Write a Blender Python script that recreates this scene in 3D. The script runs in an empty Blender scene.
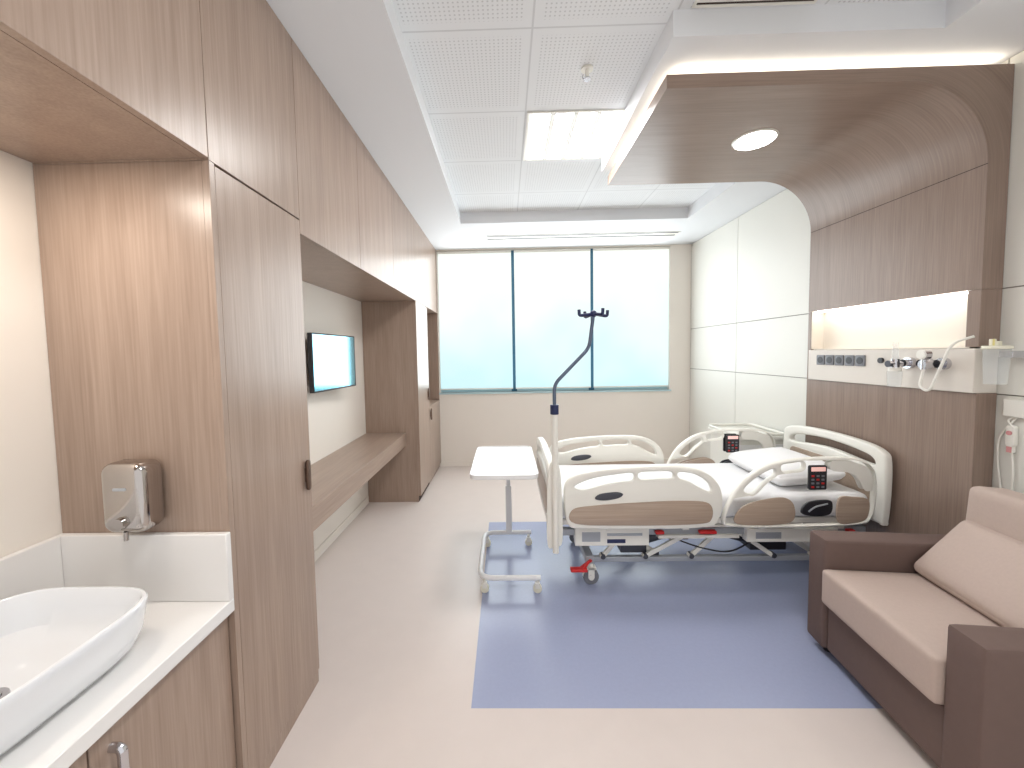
import bpy, bmesh, math
from mathutils import Vector, Matrix, Euler

scene = bpy.context.scene
COL = scene.collection
W = {}

# ------------------------------------------------------------------ materials
def srgb(r, g, b):
    def f(c):
        c /= 255.0
        return c / 12.92 if c <= 0.04045 else ((c + 0.055) / 1.055) ** 2.4
    return (f(r), f(g), f(b), 1.0)

def base_mat(name):
    m = bpy.data.materials.new(name)
    m.use_nodes = True
    nt = m.node_tree
    return m, nt, nt.nodes["Principled BSDF"]

def mat(name, col, rough=0.5, metal=0.0, bump=0.0, bscale=200, var=0.0, vscale=4.0, trans=0.0, coat=0.0, spec=None, alpha=1.0):
    m, nt, b = base_mat(name)
    N, L = nt.nodes, nt.links
    b.inputs["Roughness"].default_value = rough
    b.inputs["Metallic"].default_value = metal
    b.inputs["Base Color"].default_value = col
    if trans: b.inputs["Transmission Weight"].default_value = trans
    if coat: b.inputs["Coat Weight"].default_value = coat
    if spec is not None: b.inputs["Specular IOR Level"].default_value = spec
    if alpha < 1: b.inputs["Alpha"].default_value = alpha
    g = N.new("ShaderNodeNewGeometry")
    if var > 0:
        n = N.new("ShaderNodeTexNoise"); n.inputs["Scale"].default_value = vscale; n.inputs["Detail"].default_value = 4
        L.new(g.outputs["Position"], n.inputs["Vector"])
        mx = N.new("ShaderNodeMix"); mx.data_type = 'RGBA'
        mx.inputs[6].default_value = tuple(max(0, c * (1 - var)) for c in col[:3]) + (1,)
        mx.inputs[7].default_value = tuple(min(1, c * (1 + var)) for c in col[:3]) + (1,)
        L.new(n.outputs["Fac"], mx.inputs[0]); L.new(mx.outputs[2], b.inputs["Base Color"])
    if bump > 0:
        n = N.new("ShaderNodeTexNoise"); n.inputs["Scale"].default_value = bscale; n.inputs["Detail"].default_value = 3
        L.new(g.outputs["Position"], n.inputs["Vector"])
        bp = N.new("ShaderNodeBump"); bp.inputs["Strength"].default_value = bump; bp.inputs["Distance"].default_value = 0.002
        L.new(n.outputs["Fac"], bp.inputs["Height"]); L.new(bp.outputs["Normal"], b.inputs["Normal"])
    return m

def emis(name, col, strength):
    m, nt, b = base_mat(name)
    b.inputs["Base Color"].default_value = (0.8, 0.8, 0.8, 1)
    b.inputs["Emission Color"].default_value = col
    b.inputs["Emission Strength"].default_value = strength
    return m

def wood(name, dark, light, axis='Z', uv=False, rough=0.3):
    m, nt, b = base_mat(name)
    N, L = nt.nodes, nt.links
    if uv:
        tc = N.new("ShaderNodeTexCoord"); src = tc.outputs["UV"]
        s1 = (0.8, 14, 1); s2 = (4, 140, 1)
    else:
        g = N.new("ShaderNodeNewGeometry"); src = g.outputs["Position"]
        s1 = {'Z': (14, 14, 0.8), 'Y': (14, 0.8, 14), 'X': (0.8, 14, 14)}[axis]
        s2 = {'Z': (140, 140, 4), 'Y': (140, 4, 140), 'X': (4, 140, 140)}[axis]
    def nz(s, detail, dist):
        mp = N.new("ShaderNodeMapping"); mp.inputs["Scale"].default_value = s
        L.new(src, mp.inputs["Vector"])
        n = N.new("ShaderNodeTexNoise"); n.inputs["Scale"].default_value = 1.0
        n.inputs["Detail"].default_value = detail; n.inputs["Distortion"].default_value = dist
        L.new(mp.outputs["Vector"], n.inputs["Vector"])
        return n.outputs["Fac"]
    a = nz(s1, 5, 0.6); c = nz(s2, 3, 0.0)
    mm = N.new("ShaderNodeMath"); mm.operation = 'MULTIPLY_ADD'
    mm.inputs[1].default_value = 0.55
    L.new(c, mm.inputs[0])
    m2 = N.new("ShaderNodeMath"); m2.operation = 'MULTIPLY'; m2.inputs[1].default_value = 0.45
    L.new(a, m2.inputs[0]); L.new(m2.outputs[0], mm.inputs[2])
    r = N.new("ShaderNodeValToRGB")
    r.color_ramp.elements[0].position = 0.25; r.color_ramp.elements[0].color = dark
    r.color_ramp.elements[1].position = 0.75; r.color_ramp.elements[1].color = light
    L.new(mm.outputs[0], r.inputs["Fac"]); L.new(r.outputs["Color"], b.inputs["Base Color"])
    b.inputs["Roughness"].default_value = rough
    return m

def tile_mat():
    m, nt, b = base_mat("perforated_tile")
    N, L = nt.nodes, nt.links
    g = N.new("ShaderNodeNewGeometry"); sp = N.new("ShaderNodeSeparateXYZ")
    L.new(g.outputs["Position"], sp.inputs[0])
    def M(op, a, bb=None, c=None):
        n = N.new("ShaderNodeMath"); n.operation = op
        for i, v in enumerate((a, bb, c)):
            if v is None: continue
            if isinstance(v, (int, float)): n.inputs[i].default_value = v
            else: L.new(v, n.inputs[i])
        return n.outputs[0]
    def fr(s, off, per):
        x = M('ADD', s, off); x = M('DIVIDE', x, per); x = M('FRACT', x)
        return M('ABSOLUTE', M('SUBTRACT', x, 0.5))
    X, Y = sp.outputs[0], sp.outputs[1]
    tx = fr(X, 6.46, 0.6); ty = fr(Y, 5.97 - 1.8 + 0.0, 0.6)
    mt = M('MAXIMUM', tx, ty)
    seam = M('GREATER_THAN', mt, 0.4925)
    inner = M('LESS_THAN', mt, 0.43)
    px = fr(X, 6.46, 0.02); py = fr(Y, 6.0, 0.02)
    d = M('SQRT', M('ADD', M('MULTIPLY', px, px), M('MULTIPLY', py, py)))
    dot = M('MULTIPLY', M('LESS_THAN', d, 0.21), inner)
    f1 = M('MULTIPLY', dot, 0.30); f2 = M('MULTIPLY', seam, 0.26)
    f = M('MAXIMUM', f1, f2)
    mx = N.new("ShaderNodeMix"); mx.data_type = 'RGBA'
    mx.inputs[6].default_value = srgb(230, 232, 234); mx.inputs[7].default_value = srgb(110, 110, 114)
    L.new(f, mx.inputs[0]); L.new(mx.outputs[2], b.inputs["Base Color"])
    b.inputs["Roughness"].default_value = 0.8
    return m

WD, WL = srgb(138, 117, 103), srgb(174, 153, 138)
HD, HL = srgb(122, 103, 92), srgb(154, 134, 121)
M_wood = wood("oak_laminate", WD, WL, 'Z')
M_woody = wood("oak_laminate_long", WD, WL, 'Y')
M_arch = wood("oak_veneer_arch", HD, HL, uv=True)
M_head = wood("oak_veneer_headwall", HD, HL, 'Z')
M_bedwood = wood("bed_wood", srgb(156, 136, 120), srgb(186, 167, 150), 'X')
M_ceil = mat("ceiling_paint", srgb(226, 228, 231), 0.8, bump=0.02)
M_tile = tile_mat()
M_wall = mat("wall_paint", srgb(235, 228, 219), 0.7, bump=0.02, var=0.015)
M_wpan = mat("wall_panel_laminate", srgb(224, 223, 216), 0.4, var=0.01)
M_seam = mat("panel_seam", srgb(122, 116, 108), 0.7)
M_darkgap = mat("cabinet_gap", srgb(60, 45, 40), 0.8)
M_vgap = mat("vent_gap", srgb(110, 114, 118), 0.8)
M_floor = mat("vinyl_floor", srgb(214, 203, 197), 0.3, var=0.03, vscale=9)
M_blue = mat("blue_vinyl", srgb(158, 166, 194), 0.24, var=0.04, vscale=60)
M_plast = mat("white_plastic", srgb(234, 232, 224), 0.3, var=0.01)
M_tabletop = mat("table_laminate", srgb(240, 240, 240), 0.3, var=0.01)
M_cer = mat("ceramic", srgb(226, 228, 231), 0.08, var=0.01, coat=0.5)
M_solid = mat("solid_surface", srgb(230, 228, 226), 0.3, var=0.01)
M_chrome = mat("chrome", srgb(205, 205, 210), 0.15, 1.0, var=0.02)
M_steel = mat("polished_steel", srgb(186, 180, 176), 0.08, 1.0, var=0.04, vscale=30)
M_bronze = mat("bronze_handle", srgb(110, 90, 78), 0.35, 0.8, var=0.03)
M_pole = mat("slate_metal", srgb(96, 108, 128), 0.35, 0.6, var=0.03)
M_frame = mat("window_frame_paint", srgb(50, 100, 125), 0.5, var=0.03)
M_sill = mat("sill_stone", srgb(190, 214, 220), 0.4, var=0.03)
M_blk = mat("black_plastic", srgb(34, 34, 40), 0.4, var=0.03)
M_grey = mat("grey_plastic", srgb(120, 122, 128), 0.5, var=0.03)
M_lgrey = mat("light_grey_metal", srgb(168, 172, 178), 0.4, 0.2, var=0.03)
M_dgrey = mat("dark_grey_metal", srgb(74, 76, 84), 0.45, 0.3, var=0.03)
M_red = mat("red_plastic", srgb(205, 40, 40), 0.4, var=0.03)
M_pink = mat("pink_rubber", srgb(214, 150, 150), 0.5, var=0.03)
M_blueP = mat("navy_plastic", srgb(28, 38, 80), 0.4, var=0.03)
M_orange = emis("orange_display", srgb(230, 90, 50), 0.5)
M_clear = mat("clear_plastic", srgb(235, 242, 244), 0.06, var=0.01, alpha=0.22)
M_cream = mat("cream_plastic", srgb(228, 224, 205), 0.4, var=0.02)
M_yellow = mat("yellow_plastic", srgb(226, 214, 140), 0.4, var=0.02)
M_tv = mat("tv_reflection_tint", srgb(150, 212, 230), 0.12, 0.95, var=0.02)  # cyan of the window reflection is put into the screen's base colour
M_fdark = mat("taupe_upholstery", srgb(104, 85, 79), 0.75, bump=0.25, bscale=500, var=0.06, vscale=40)
M_fbeige = mat("mauve_beige_upholstery", srgb(184, 166, 156), 0.85, bump=0.3, bscale=500, var=0.05, vscale=90)
M_sheet = mat("white_sheet", srgb(236, 236, 237), 0.85, bump=1.0, bscale=12, var=0.01)
M_panel = mat("service_panel", srgb(218, 211, 202), 0.4, var=0.01)
M_niche = mat("niche_lining", srgb(236, 229, 218), 0.5, var=0.01)
M_led = emis("led_diffuser", (1, 0.99, 0.98, 1), 35.0)
M_led2 = emis("downlight_diffuser", (1, 0.98, 0.95, 1), 30.0)
M_warm = emis("cove_led", (1, 0.90, 0.74, 1), 9.0)
M_niled = emis("niche_led", (1, 0.93, 0.83, 1), 11.0)
M_glass = emis("sky_glass", srgb(160, 216, 234), 1.2)

def blind_glow_mat():  # daylight through the blind painted as emission, cyan below and whiter above
    m, nt, b = base_mat("glowing_blind_fabric")
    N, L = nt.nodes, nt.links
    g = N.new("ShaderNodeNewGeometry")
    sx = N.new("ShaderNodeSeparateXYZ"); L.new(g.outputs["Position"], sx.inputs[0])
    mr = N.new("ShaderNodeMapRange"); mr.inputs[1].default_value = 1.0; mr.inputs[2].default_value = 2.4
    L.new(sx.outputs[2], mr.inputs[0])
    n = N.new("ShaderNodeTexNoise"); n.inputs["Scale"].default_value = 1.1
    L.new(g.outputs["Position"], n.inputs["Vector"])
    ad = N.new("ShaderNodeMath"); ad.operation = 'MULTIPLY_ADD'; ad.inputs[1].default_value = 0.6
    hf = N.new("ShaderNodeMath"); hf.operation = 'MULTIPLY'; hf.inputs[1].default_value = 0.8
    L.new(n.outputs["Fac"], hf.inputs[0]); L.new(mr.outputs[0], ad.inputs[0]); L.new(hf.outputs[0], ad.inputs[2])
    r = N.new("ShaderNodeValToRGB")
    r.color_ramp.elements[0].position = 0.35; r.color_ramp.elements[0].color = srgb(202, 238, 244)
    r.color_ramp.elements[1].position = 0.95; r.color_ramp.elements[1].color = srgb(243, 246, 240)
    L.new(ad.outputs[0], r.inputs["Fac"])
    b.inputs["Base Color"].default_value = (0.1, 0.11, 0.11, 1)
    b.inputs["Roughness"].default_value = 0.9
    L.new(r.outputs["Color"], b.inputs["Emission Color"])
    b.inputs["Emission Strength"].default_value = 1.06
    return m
M_blind = blind_glow_mat()

# ------------------------------------------------------------------ geometry helpers
def setm(bm, start, idx):
    bm.faces.ensure_lookup_table()
    for f in bm.faces[start:]:
        f.material_index = idx

def box(bm, x0, x1, y0, y1, z0, z1, mi=0):
    s = len(bm.faces)
    r = bmesh.ops.create_cube(bm, size=1.0)
    for v in r["verts"]:
        v.co = Vector(((x0 + x1) / 2 + v.co.x * (x1 - x0), (y0 + y1) / 2 + v.co.y * (y1 - y0), (z0 + z1) / 2 + v.co.z * (z1 - z0)))
    setm(bm, s, mi)
    return r["verts"]

def cyl(bm, p0, p1, r, r2=None, seg=20, mi=0):
    s = len(bm.faces)
    p0, p1 = Vector(p0), Vector(p1)
    d = p1 - p0
    q = d.to_track_quat('Z', 'Y').to_matrix().to_4x4()
    rr = bmesh.ops.create_cone(bm, cap_ends=True, segments=seg, radius1=r, radius2=r if r2 is None else r2, depth=d.length)
    bmesh.ops.transform(bm, matrix=Matrix.Translation((p0 + p1) / 2) @ q, verts=rr["verts"])
    setm(bm, s, mi)

def sphere(bm, c, r, mi=0, sc=(1, 1, 1)):
    s = len(bm.faces)
    rr = bmesh.ops.create_uvsphere(bm, u_segments=18, v_segments=12, radius=r)
    for v in rr["verts"]:
        v.co = Vector((v.co.x * sc[0] + c[0], v.co.y * sc[1] + c[1], v.co.z * sc[2] + c[2]))
    setm(bm, s, mi)

def beam(bm, p0, p1, w, h, mi=0):
    s = len(bm.faces)
    p0, p1 = Vector(p0), Vector(p1)
    d = p1 - p0
    q = d.to_track_quat('Z', 'Y').to_matrix().to_4x4()
    r = bmesh.ops.create_cube(bm, size=1.0)
    for v in r["verts"]:
        v.co = Vector((v.co.x * w, v.co.y * h, v.co.z * d.length))
    bmesh.ops.transform(bm, matrix=Matrix.Translation((p0 + p1) / 2) @ q, verts=r["verts"])
    setm(bm, s, mi)

def fillet(pts, r, n=6, closed=False):
    pts = [Vector(p) for p in pts]
    out = []
    N = len(pts)
    for i, p in enumerate(pts):
        if not closed and (i == 0 or i == N - 1):
            out.append(p); continue
        a = (pts[i - 1] - p); b = (pts[(i + 1) % N] - p)
        k = min(r, a.length * 0.49, b.length * 0.49)
        A = p + a.normalized() * k; B = p + b.normalized() * k
        for j in range(n + 1):
            t = j / n
            out.append((1 - t) ** 2 * A + 2 * t * (1 - t) * p + t * t * B)
    return out

def tube(bm, pts, r, seg=10, closed=False, mi=0, flat=1.0):
    s = len(bm.faces)
    pts = [Vector(p) for p in pts]
    N = len(pts)
    rings = []
    prev = None
    for i, p in enumerate(pts):
        if closed: t = pts[(i + 1) % N] - pts[i - 1]
        elif i == 0: t = pts[1] - p
        elif i == N - 1: t = p - pts[i - 1]
        else: t = pts[i + 1] - pts[i - 1]
        t.normalize()
        if prev is None:
            u = t.orthogonal().normalized()
        else:
            u = (prev - t * prev.dot(t)).normalized()
        prev = u
        v = t.cross(u)
        rings.append([bm.verts.new(p + u * math.cos(2 * math.pi * k / seg) * r + v * math.sin(2 * math.pi * k / seg) * r * flat) for k in range(seg)])
    M = N if closed else N - 1
    for i in range(M):
        A, B = rings[i], rings[(i + 1) % N]
        for k in range(seg):
            bm.faces.new((A[k], A[(k + 1) % seg], B[(k + 1) % seg], B[k]))
    if not closed:
        bm.faces.new(list(reversed(rings[0]))); bm.faces.new(rings[-1])
    setm(bm, s, mi)

def loft(bm, rings, cap0=True, cap1=True, mi=0):
    s = len(bm.faces)
    R = [[bm.verts.new(p) for p in ring] for ring in rings]
    n = len(R[0])
    for i in range(len(R) - 1):
        for k in range(n):
            bm.faces.new((R[i][k], R[i][(k + 1) % n], R[i + 1][(k + 1) % n], R[i + 1][k]))
    if cap0: bm.faces.new(list(reversed(R[0])))
    if cap1: bm.faces.new(R[-1])
    setm(bm, s, mi)

def softbox(bm, c, h, r=0.04, puff=0.0, n=12, pinch=0.0, rot=None, mi=0, wob=0.0):
    t = bmesh.new()
    bmesh.ops.create_cube(t, size=2.0)
    bmesh.ops.subdivide_edges(t, edges=t.edges[:], cuts=n, use_grid_fill=True)
    H = Vector(h)
    for v in t.verts:
        a = [math.sin(max(-1, min(1, x)) * math.pi / 2) for x in v.co]
        q = Vector((a[0] * H.x, a[1] * H.y, a[2] * H.z))
        inn = Vector([max(-(H[i] - r), min(H[i] - r, q[i])) for i in range(3)])
        d = q - inn
        if d.length > 1e-6: q = inn + d.normalized() * r
        q.z += (1 if a[2] > 0 else -1) * puff * (1 - a[0] ** 2) * (1 - a[1] ** 2) * abs(a[2])
        if pinch: 
            e = max(abs(a[0]), abs(a[1]))
            q.z *= 1 - pinch * e ** 5
        if wob:
            q.z += wob * math.sin(q.x * 31 + q.y * 17) * math.sin(q.y * 23 - q.x * 9)
        v.co = q
    m = Matrix.Translation(Vector(c)) @ (rot.to_matrix().to_4x4() if rot else Matrix.Identity(4))
    bmesh.ops.transform(t, matrix=m, verts=t.verts)
    me = bpy.data.meshes.new("tmp"); t.to_mesh(me); t.free()
    s = len(bm.faces)
    bm.from_mesh(me); bpy.data.meshes.remove(me)
    setm(bm, s, mi)

def catmull(pts, n=6):
    out = []; N = len(pts)
    for i in range(N):
        p0, p1, p2, p3 = pts[i - 1], pts[i], pts[(i + 1) % N], pts[(i + 2) % N]
        for j in range(n):
            t = j / n
            out.append(tuple(0.5 * ((2 * p1[k]) + (-p0[k] + p2[k]) * t + (2 * p0[k] - 5 * p1[k] + 4 * p2[k] - p3[k]) * t * t + (-p0[k] + 3 * p1[k] - 3 * p2[k] + p3[k]) * t ** 3) for k in range(2)))
    return out

def rrect(x0, x1, y0, y1, r, n=5):
    out = []
    r = min(r, (x1 - x0) / 2, (y1 - y0) / 2)
    for cx, cy, a0 in ((x1 - r, y1 - r, 0), (x0 + r, y1 - r, 90), (x0 + r, y0 + r, 180), (x1 - r, y0 + r, 270)):
        for j in range(n + 1):
            a = math.radians(a0 + 90 * j / n)
            out.append((cx + r * math.cos(a), cy + r * math.sin(a)))
    return out

def plate(bm, outer, holes, thick, mapf, bev=0.004, mi=0):
    cu = bpy.data.curves.new("tmpc", 'CURVE'); cu.dimensions = '2D'; cu.fill_mode = 'BOTH'
    cu.extrude = max(thick / 2 - bev, 0.0005); cu.bevel_depth = bev; cu.bevel_resolution = 2; cu.offset = -bev
    for pts in [outer] + holes:
        sp = cu.splines.new('POLY'); sp.points.add(len(pts) - 1); sp.use_cyclic_u = True
        for i, p in enumerate(pts): sp.points[i].co = (p[0], p[1], 0, 1)
    ob = bpy.data.objects.new("tmpc", cu); COL.objects.link(ob)
    bpy.context.view_layer.update()
    dg = bpy.context.evaluated_depsgraph_get()
    me = bpy.data.meshes.new_from_object(ob.evaluated_get(dg))
    bpy.data.objects.remove(ob); bpy.data.curves.remove(cu)
    t = bmesh.new(); t.from_mesh(me)
    bmesh.ops.remove_doubles(t, verts=t.verts, dist=1e-5)
    for v in t.verts: v.co = Vector(mapf(v.co.x, v.co.y, v.co.z))
    bmesh.ops.recalc_face_normals(t, faces=t.faces)
    t.to_mesh(me); t.free()
    s = len(bm.faces); bm.from_mesh(me); bpy.data.meshes.remove(me)
    setm(bm, s, mi)

def thing(name, loc, label, cat, group=None):
    e = bpy.data.objects.new(name, None); e.empty_display_size = 0.1
    e.location = loc; COL.objects.link(e)
    e["label"] = label; e["category"] = cat
    if group: e["group"] = group
    W[e.name] = Vector(loc)
    return e

def finish(bm, name, mats, parent=None, bevel=0.0, smooth=True, label=None, cat=None, group=None, kind=None, recalc=True, seg=2):
    if not isinstance(mats, (list, tuple)): mats = [mats]
    if recalc: bmesh.ops.recalc_face_normals(bm, faces=bm.faces)
    xs = [v.co for v in bm.verts]
    lo = Vector([min(p[i] for p in xs) for i in range(3)]); hi = Vector([max(p[i] for p in xs) for i in range(3)])
    c = (lo + hi) / 2
    if parent is None: c.z = lo.z
    for v in bm.verts: v.co -= c
    me = bpy.data.meshes.new(name); bm.to_mesh(me); bm.free()
    for m in mats: me.materials.append(m)
    if smooth:
        for p in me.polygons: p.use_smooth = True
        me.set_sharp_from_angle(angle=math.radians(40))
    ob = bpy.data.objects.new(name, me); COL.objects.link(ob)
    if parent is not None:
        ob.parent = parent; ob.location = c - W[parent.name]
    else: ob.location = c
    W[ob.name] = c
    if bevel > 0:
        b = ob.modifiers.new("Bevel", 'BEVEL'); b.width = bevel; b.segments = seg; b.limit_method = 'ANGLE'; b.angle_limit = math.radians(50)
        b.harden_normals = False
    if label: ob["label"] = label
    if cat: ob["category"] = cat
    if group: ob["group"] = group
    if kind: ob["kind"] = kind
    return ob

def bx(name, dims, m, parent=None, bevel=0.002, **k):
    bm = bmesh.new(); box(bm, *dims)
    return finish(bm, name, m, parent, bevel, **k)

# ------------------------------------------------------------------ room constants
XL, XF, XR, XH = -1.38, -0.854, 2.32, 2.22
XC = XL + 0.002
YB, YN = 5.08, -0.7
ZC, ZT = 2.754, 2.862

bm = bmesh.new()
MY0, MY1 = 1.555, 3.36
box(bm, XL - 0.1, XR + 0.1, YN, YB + 0.1, -0.1, -0.003)
for (a, b_, c, d, mi) in ((XL - 0.1, XR + 0.1, YN, MY0, 0), (XL - 0.1, -0.165, MY0, MY1, 0), (-0.165, XR + 0.1, MY0, MY1, 1), (XL - 0.1, XR + 0.1, MY1, YB + 0.1, 0)):
    box(bm, a, b_, c, d, -0.003, 0.0, mi)
finish(bm, "floor", [M_floor, M_blue], kind="structure", smooth=False)

bm = bmesh.new()
TX0, TX1, TY1 = -0.43, 1.83, 4.09
box(bm, XL - 0.1, TX0, YN, YB + 0.15, ZC, 3.05)
box(bm, TX1, XR + 0.1, YN, YB + 0.15, ZC, 3.05)
box(bm, TX0, TX1, TY1, YB + 0.15, ZC, 3.05)
box(bm, 0.72, TX1, 1.76, 3.0, ZC, ZT)
box(bm, TX0, TX1, YN, TY1, ZT, 3.05, 1)
finish(bm, "ceiling", [M_ceil, M_tile], kind="structure", smooth=False)

bx("wall_left", (XL - 0.12, XL, YN, YB + 0.15, 0, ZC), M_wall, bevel=0, kind="structure")
bm = bmesh.new()
WX0, WX1, WZ0, WZ1 = -0.84, 2.06, 0.955, 2.742
box(bm, XL, WX0, YB, YB + 0.15, 0, ZC)
box(bm, WX1, XR, YB, YB + 0.15, 0, ZC)
box(bm, WX0, WX1, YB, YB + 0.15, 0, WZ0)
box(bm, WX0, WX1, YB, YB + 0.15, WZ1, ZC)
finish(bm, "wall_back", M_wall, kind="structure", smooth=False)
bm = bmesh.new()
box(bm, XR + 0.006, XR + 0.12, YN, YB + 0.15, 0, ZC, 1)
ye = [YN, 0.3, 1.1, 1.95, 2.94, 4.08, YB]; ze = [0, 1.215, 1.71, ZC]
for i in range(len(ye) - 1):
    for j in range(len(ze) - 1):
        box(bm, XR, XR + 0.006, ye[i] + 0.003, ye[i + 1] - 0.003, ze[j] + 0.003, ze[j + 1] - 0.003, 0)
finish(bm, "wall_right", [M_wpan, M_seam], kind="structure", smooth=False)
bx("baseboard_back", (XF, XR, YB - 0.012, YB, 0, 0.07), M_wall, kind="structure")
bx("baseboard_right", (XR - 0.012, XR, 3.03, YB - 0.012, 0, 0.07), M_wall, kind="structure")
bx("baseboard_left", (XL, XL + 0.012, 1.70, 3.83, 0, 0.07), M_wall, kind="structure")

# window
bm = bmesh.new()
yf0, yf1 = YB + 0.06, YB + 0.11
for x in (0.105, 1.095):
    box(bm, x - 0.035, x + 0.035, yf0, yf1, WZ0, WZ1)
box(bm, WX0, WX0 + .035, yf0, yf1, WZ0, WZ1, 2); box(bm, WX1 - .035, WX1, yf0, yf1, WZ0, WZ1, 2)
for z, mi in ((WZ0, 2), (2.20, 0), (WZ1 - 0.05, 2)):
    box(bm, WX0, WX1, yf0 + 0.002, yf1 - 0.002, z, z + 0.03, mi)
box(bm, WX0, WX1, yf1, yf1 + 0.01, WZ0, WZ1, 1)
finish(bm, "window_1", [M_frame, M_glass, M_sill], kind="structure", smooth=False)
bx("trim_1", (WX0 - 0.02, WX1 + 0.02, YB - 0.02, YB + 0.06, WZ0 - 0.02, WZ0), M_sill, kind="structure")

spans = [(-0.834, 0.088), (0.124, 1.078), (1.114, 2.054)]
for i, (a, b_) in enumerate(spans):
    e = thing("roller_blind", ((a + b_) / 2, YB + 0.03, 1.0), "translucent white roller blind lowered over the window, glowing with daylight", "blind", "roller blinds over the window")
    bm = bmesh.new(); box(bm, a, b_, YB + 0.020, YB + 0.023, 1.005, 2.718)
    finish(bm, "glowing_blind_fabric", M_blind, e)
    bm = bmesh.new(); box(bm, a, b_, YB + 0.015, YB + 0.028, 0.99, 1.007)
    finish(bm, "bottom_bar", M_plast, e, 0.002)
    bm = bmesh.new(); cyl(bm, (a, YB + 0.022, 2.723), (b_, YB + 0.022, 2.723), 0.018)
    finish(bm, "roller_tube", M_plast, e)

# ------------------------------------------------------------------ cabinetry on the left
def cab(name, y0, y1, z0, z1, label, cat, group=None):
    e = thing(name, ((XL + XF) / 2, (y0 + y1) / 2, z0), label, cat, group)
    bm = bmesh.new(); box(bm, XC, XF - 0.0225, y0 + 0.0005, y1 - 0.0005, z0 + 0.0005, z1 - 0.001, 0)
    box(bm, XF - 0.0225, XF - 0.0195, y0 + 0.006, y1 - 0.006, z0 + 0.006, z1 - 0.006, 1)
    finish(bm, "body", [M_wood, M_darkgap], e)
    return e

def door(e, y0, y1, z0, z1, name="door", g=0.0012):
    bm = bmesh.new(); box(bm, XF - 0.022, XF, y0 + g, y1 - g, z0 + g, z1 - g)
    return finish(bm, name, M_wood, e, 0.001)

YW = 1.18
wr = cab("wardrobe", YW, 1.695, 0.0, 2.025, "tall light oak laminate wardrobe with a flush door beside the washbasin", "wardrobe")
bm = bmesh.new(); box(bm, XF - 0.0225, XF, YW + 0.0005, YW + 0.023, 0.0, 2.025); finish(bm, "stile", M_wood, wr, 0.001)
d = door(wr, YW + 0.023, 1.695, 0.06, 2.02)
bx("plinth", (XF - 0.019, XF - 0.004, YW + .025, 1.693, 0.0, 0.06), M_wood, wr)
def oval_handle(parent, y, z, h=0.13):
    bm = bmesh.new()
    plate(bm, rrect(y - 0.014, y + 0.014, z - h / 2, z + h / 2, 0.014), [], 0.012, lambda a, b_, t: (XF + 0.012 + t, a, b_), 0.004)
    box(bm, XF + 0.0005, XF + 0.008, y - 0.006, y + 0.006, z - 0.03, z + 0.03)
    finish(bm, "handle", M_bronze, parent, label="dark bronze oval pull handle")
oval_handle(d, 1.65, 0.95)

ov = [(YN, 0.25, 2.03), (0.25, YW, 2.03), (YW, 1.695, 2.025), (1.695, 2.40, 1.965), (2.40, 3.12, 1.965), (3.12, 3.85, 1.965), (3.85, 4.38, 1.965), (4.38, YB - .001, 1.965)]
for (a, b_, z) in ov:
    e = cab("overhead_cabinet", a, b_, z, ZC, "light oak laminate overhead cabinet with a flush door reaching the ceiling", "cabinet", "overhead cabinets along the wall")
    door(e, a, b_, z, ZC)

tc = cab("tall_cabinet", 3.85, 4.38, 0.0, 1.965, "tall light oak laminate cabinet at the end of the bench recess", "cabinet")
d = door(tc, 3.85, 4.38, 0.06, 1.965)
oval_handle(d, 4.32, 1.02)
nc = thing("niche_cabinet", ((XL + XF) / 2, 4.73, 0), "oak laminate base cabinet below an open niche by the window", "cabinet")
bm = bmesh.new()
box(bm, XC, XF - 0.022, 4.381, YB - .002, 0, 0.87)
box(bm, XC, XF, YB - 0.022, YB - .002, 0.87, 1.964)
box(bm, XC, XF, 4.381, 4.40, 0.87, 1.964)
box(bm, XC, XL + 0.02, 4.40, YB - 0.022, 0.87, 1.964)
finish(bm, "body", M_wood, nc, 0.001)
d = door(nc, 4.38, YB - 0.002, 0.06, 0.87)
oval_handle(d, 4.45, 0.78)

bx("wall_bench", (XC, -0.985, 1.697, 3.848, 0.565, 0.69), M_woody, bevel=0.002,
   label="long oak laminate wall bench fixed between tall cabinets", cat="bench")

# TV
tv = thing("television", (-1.285, 2.97, 1.19), "slim flat screen television mounted on the wall above the bench", "television")
bx("housing", (-1.305, -1.272, 2.66, 3.30, 1.20, 1.61), M_blk, tv, 0.006)
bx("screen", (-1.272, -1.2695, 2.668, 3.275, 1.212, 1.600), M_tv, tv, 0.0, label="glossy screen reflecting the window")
bx("bracket", (XL + 0.004, -1.305, 2.94, 3.00, 1.30, 1.50), M_grey, tv, 0.003)
tv.rotation_euler = (0, 0, math.radians(-4.5))

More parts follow.
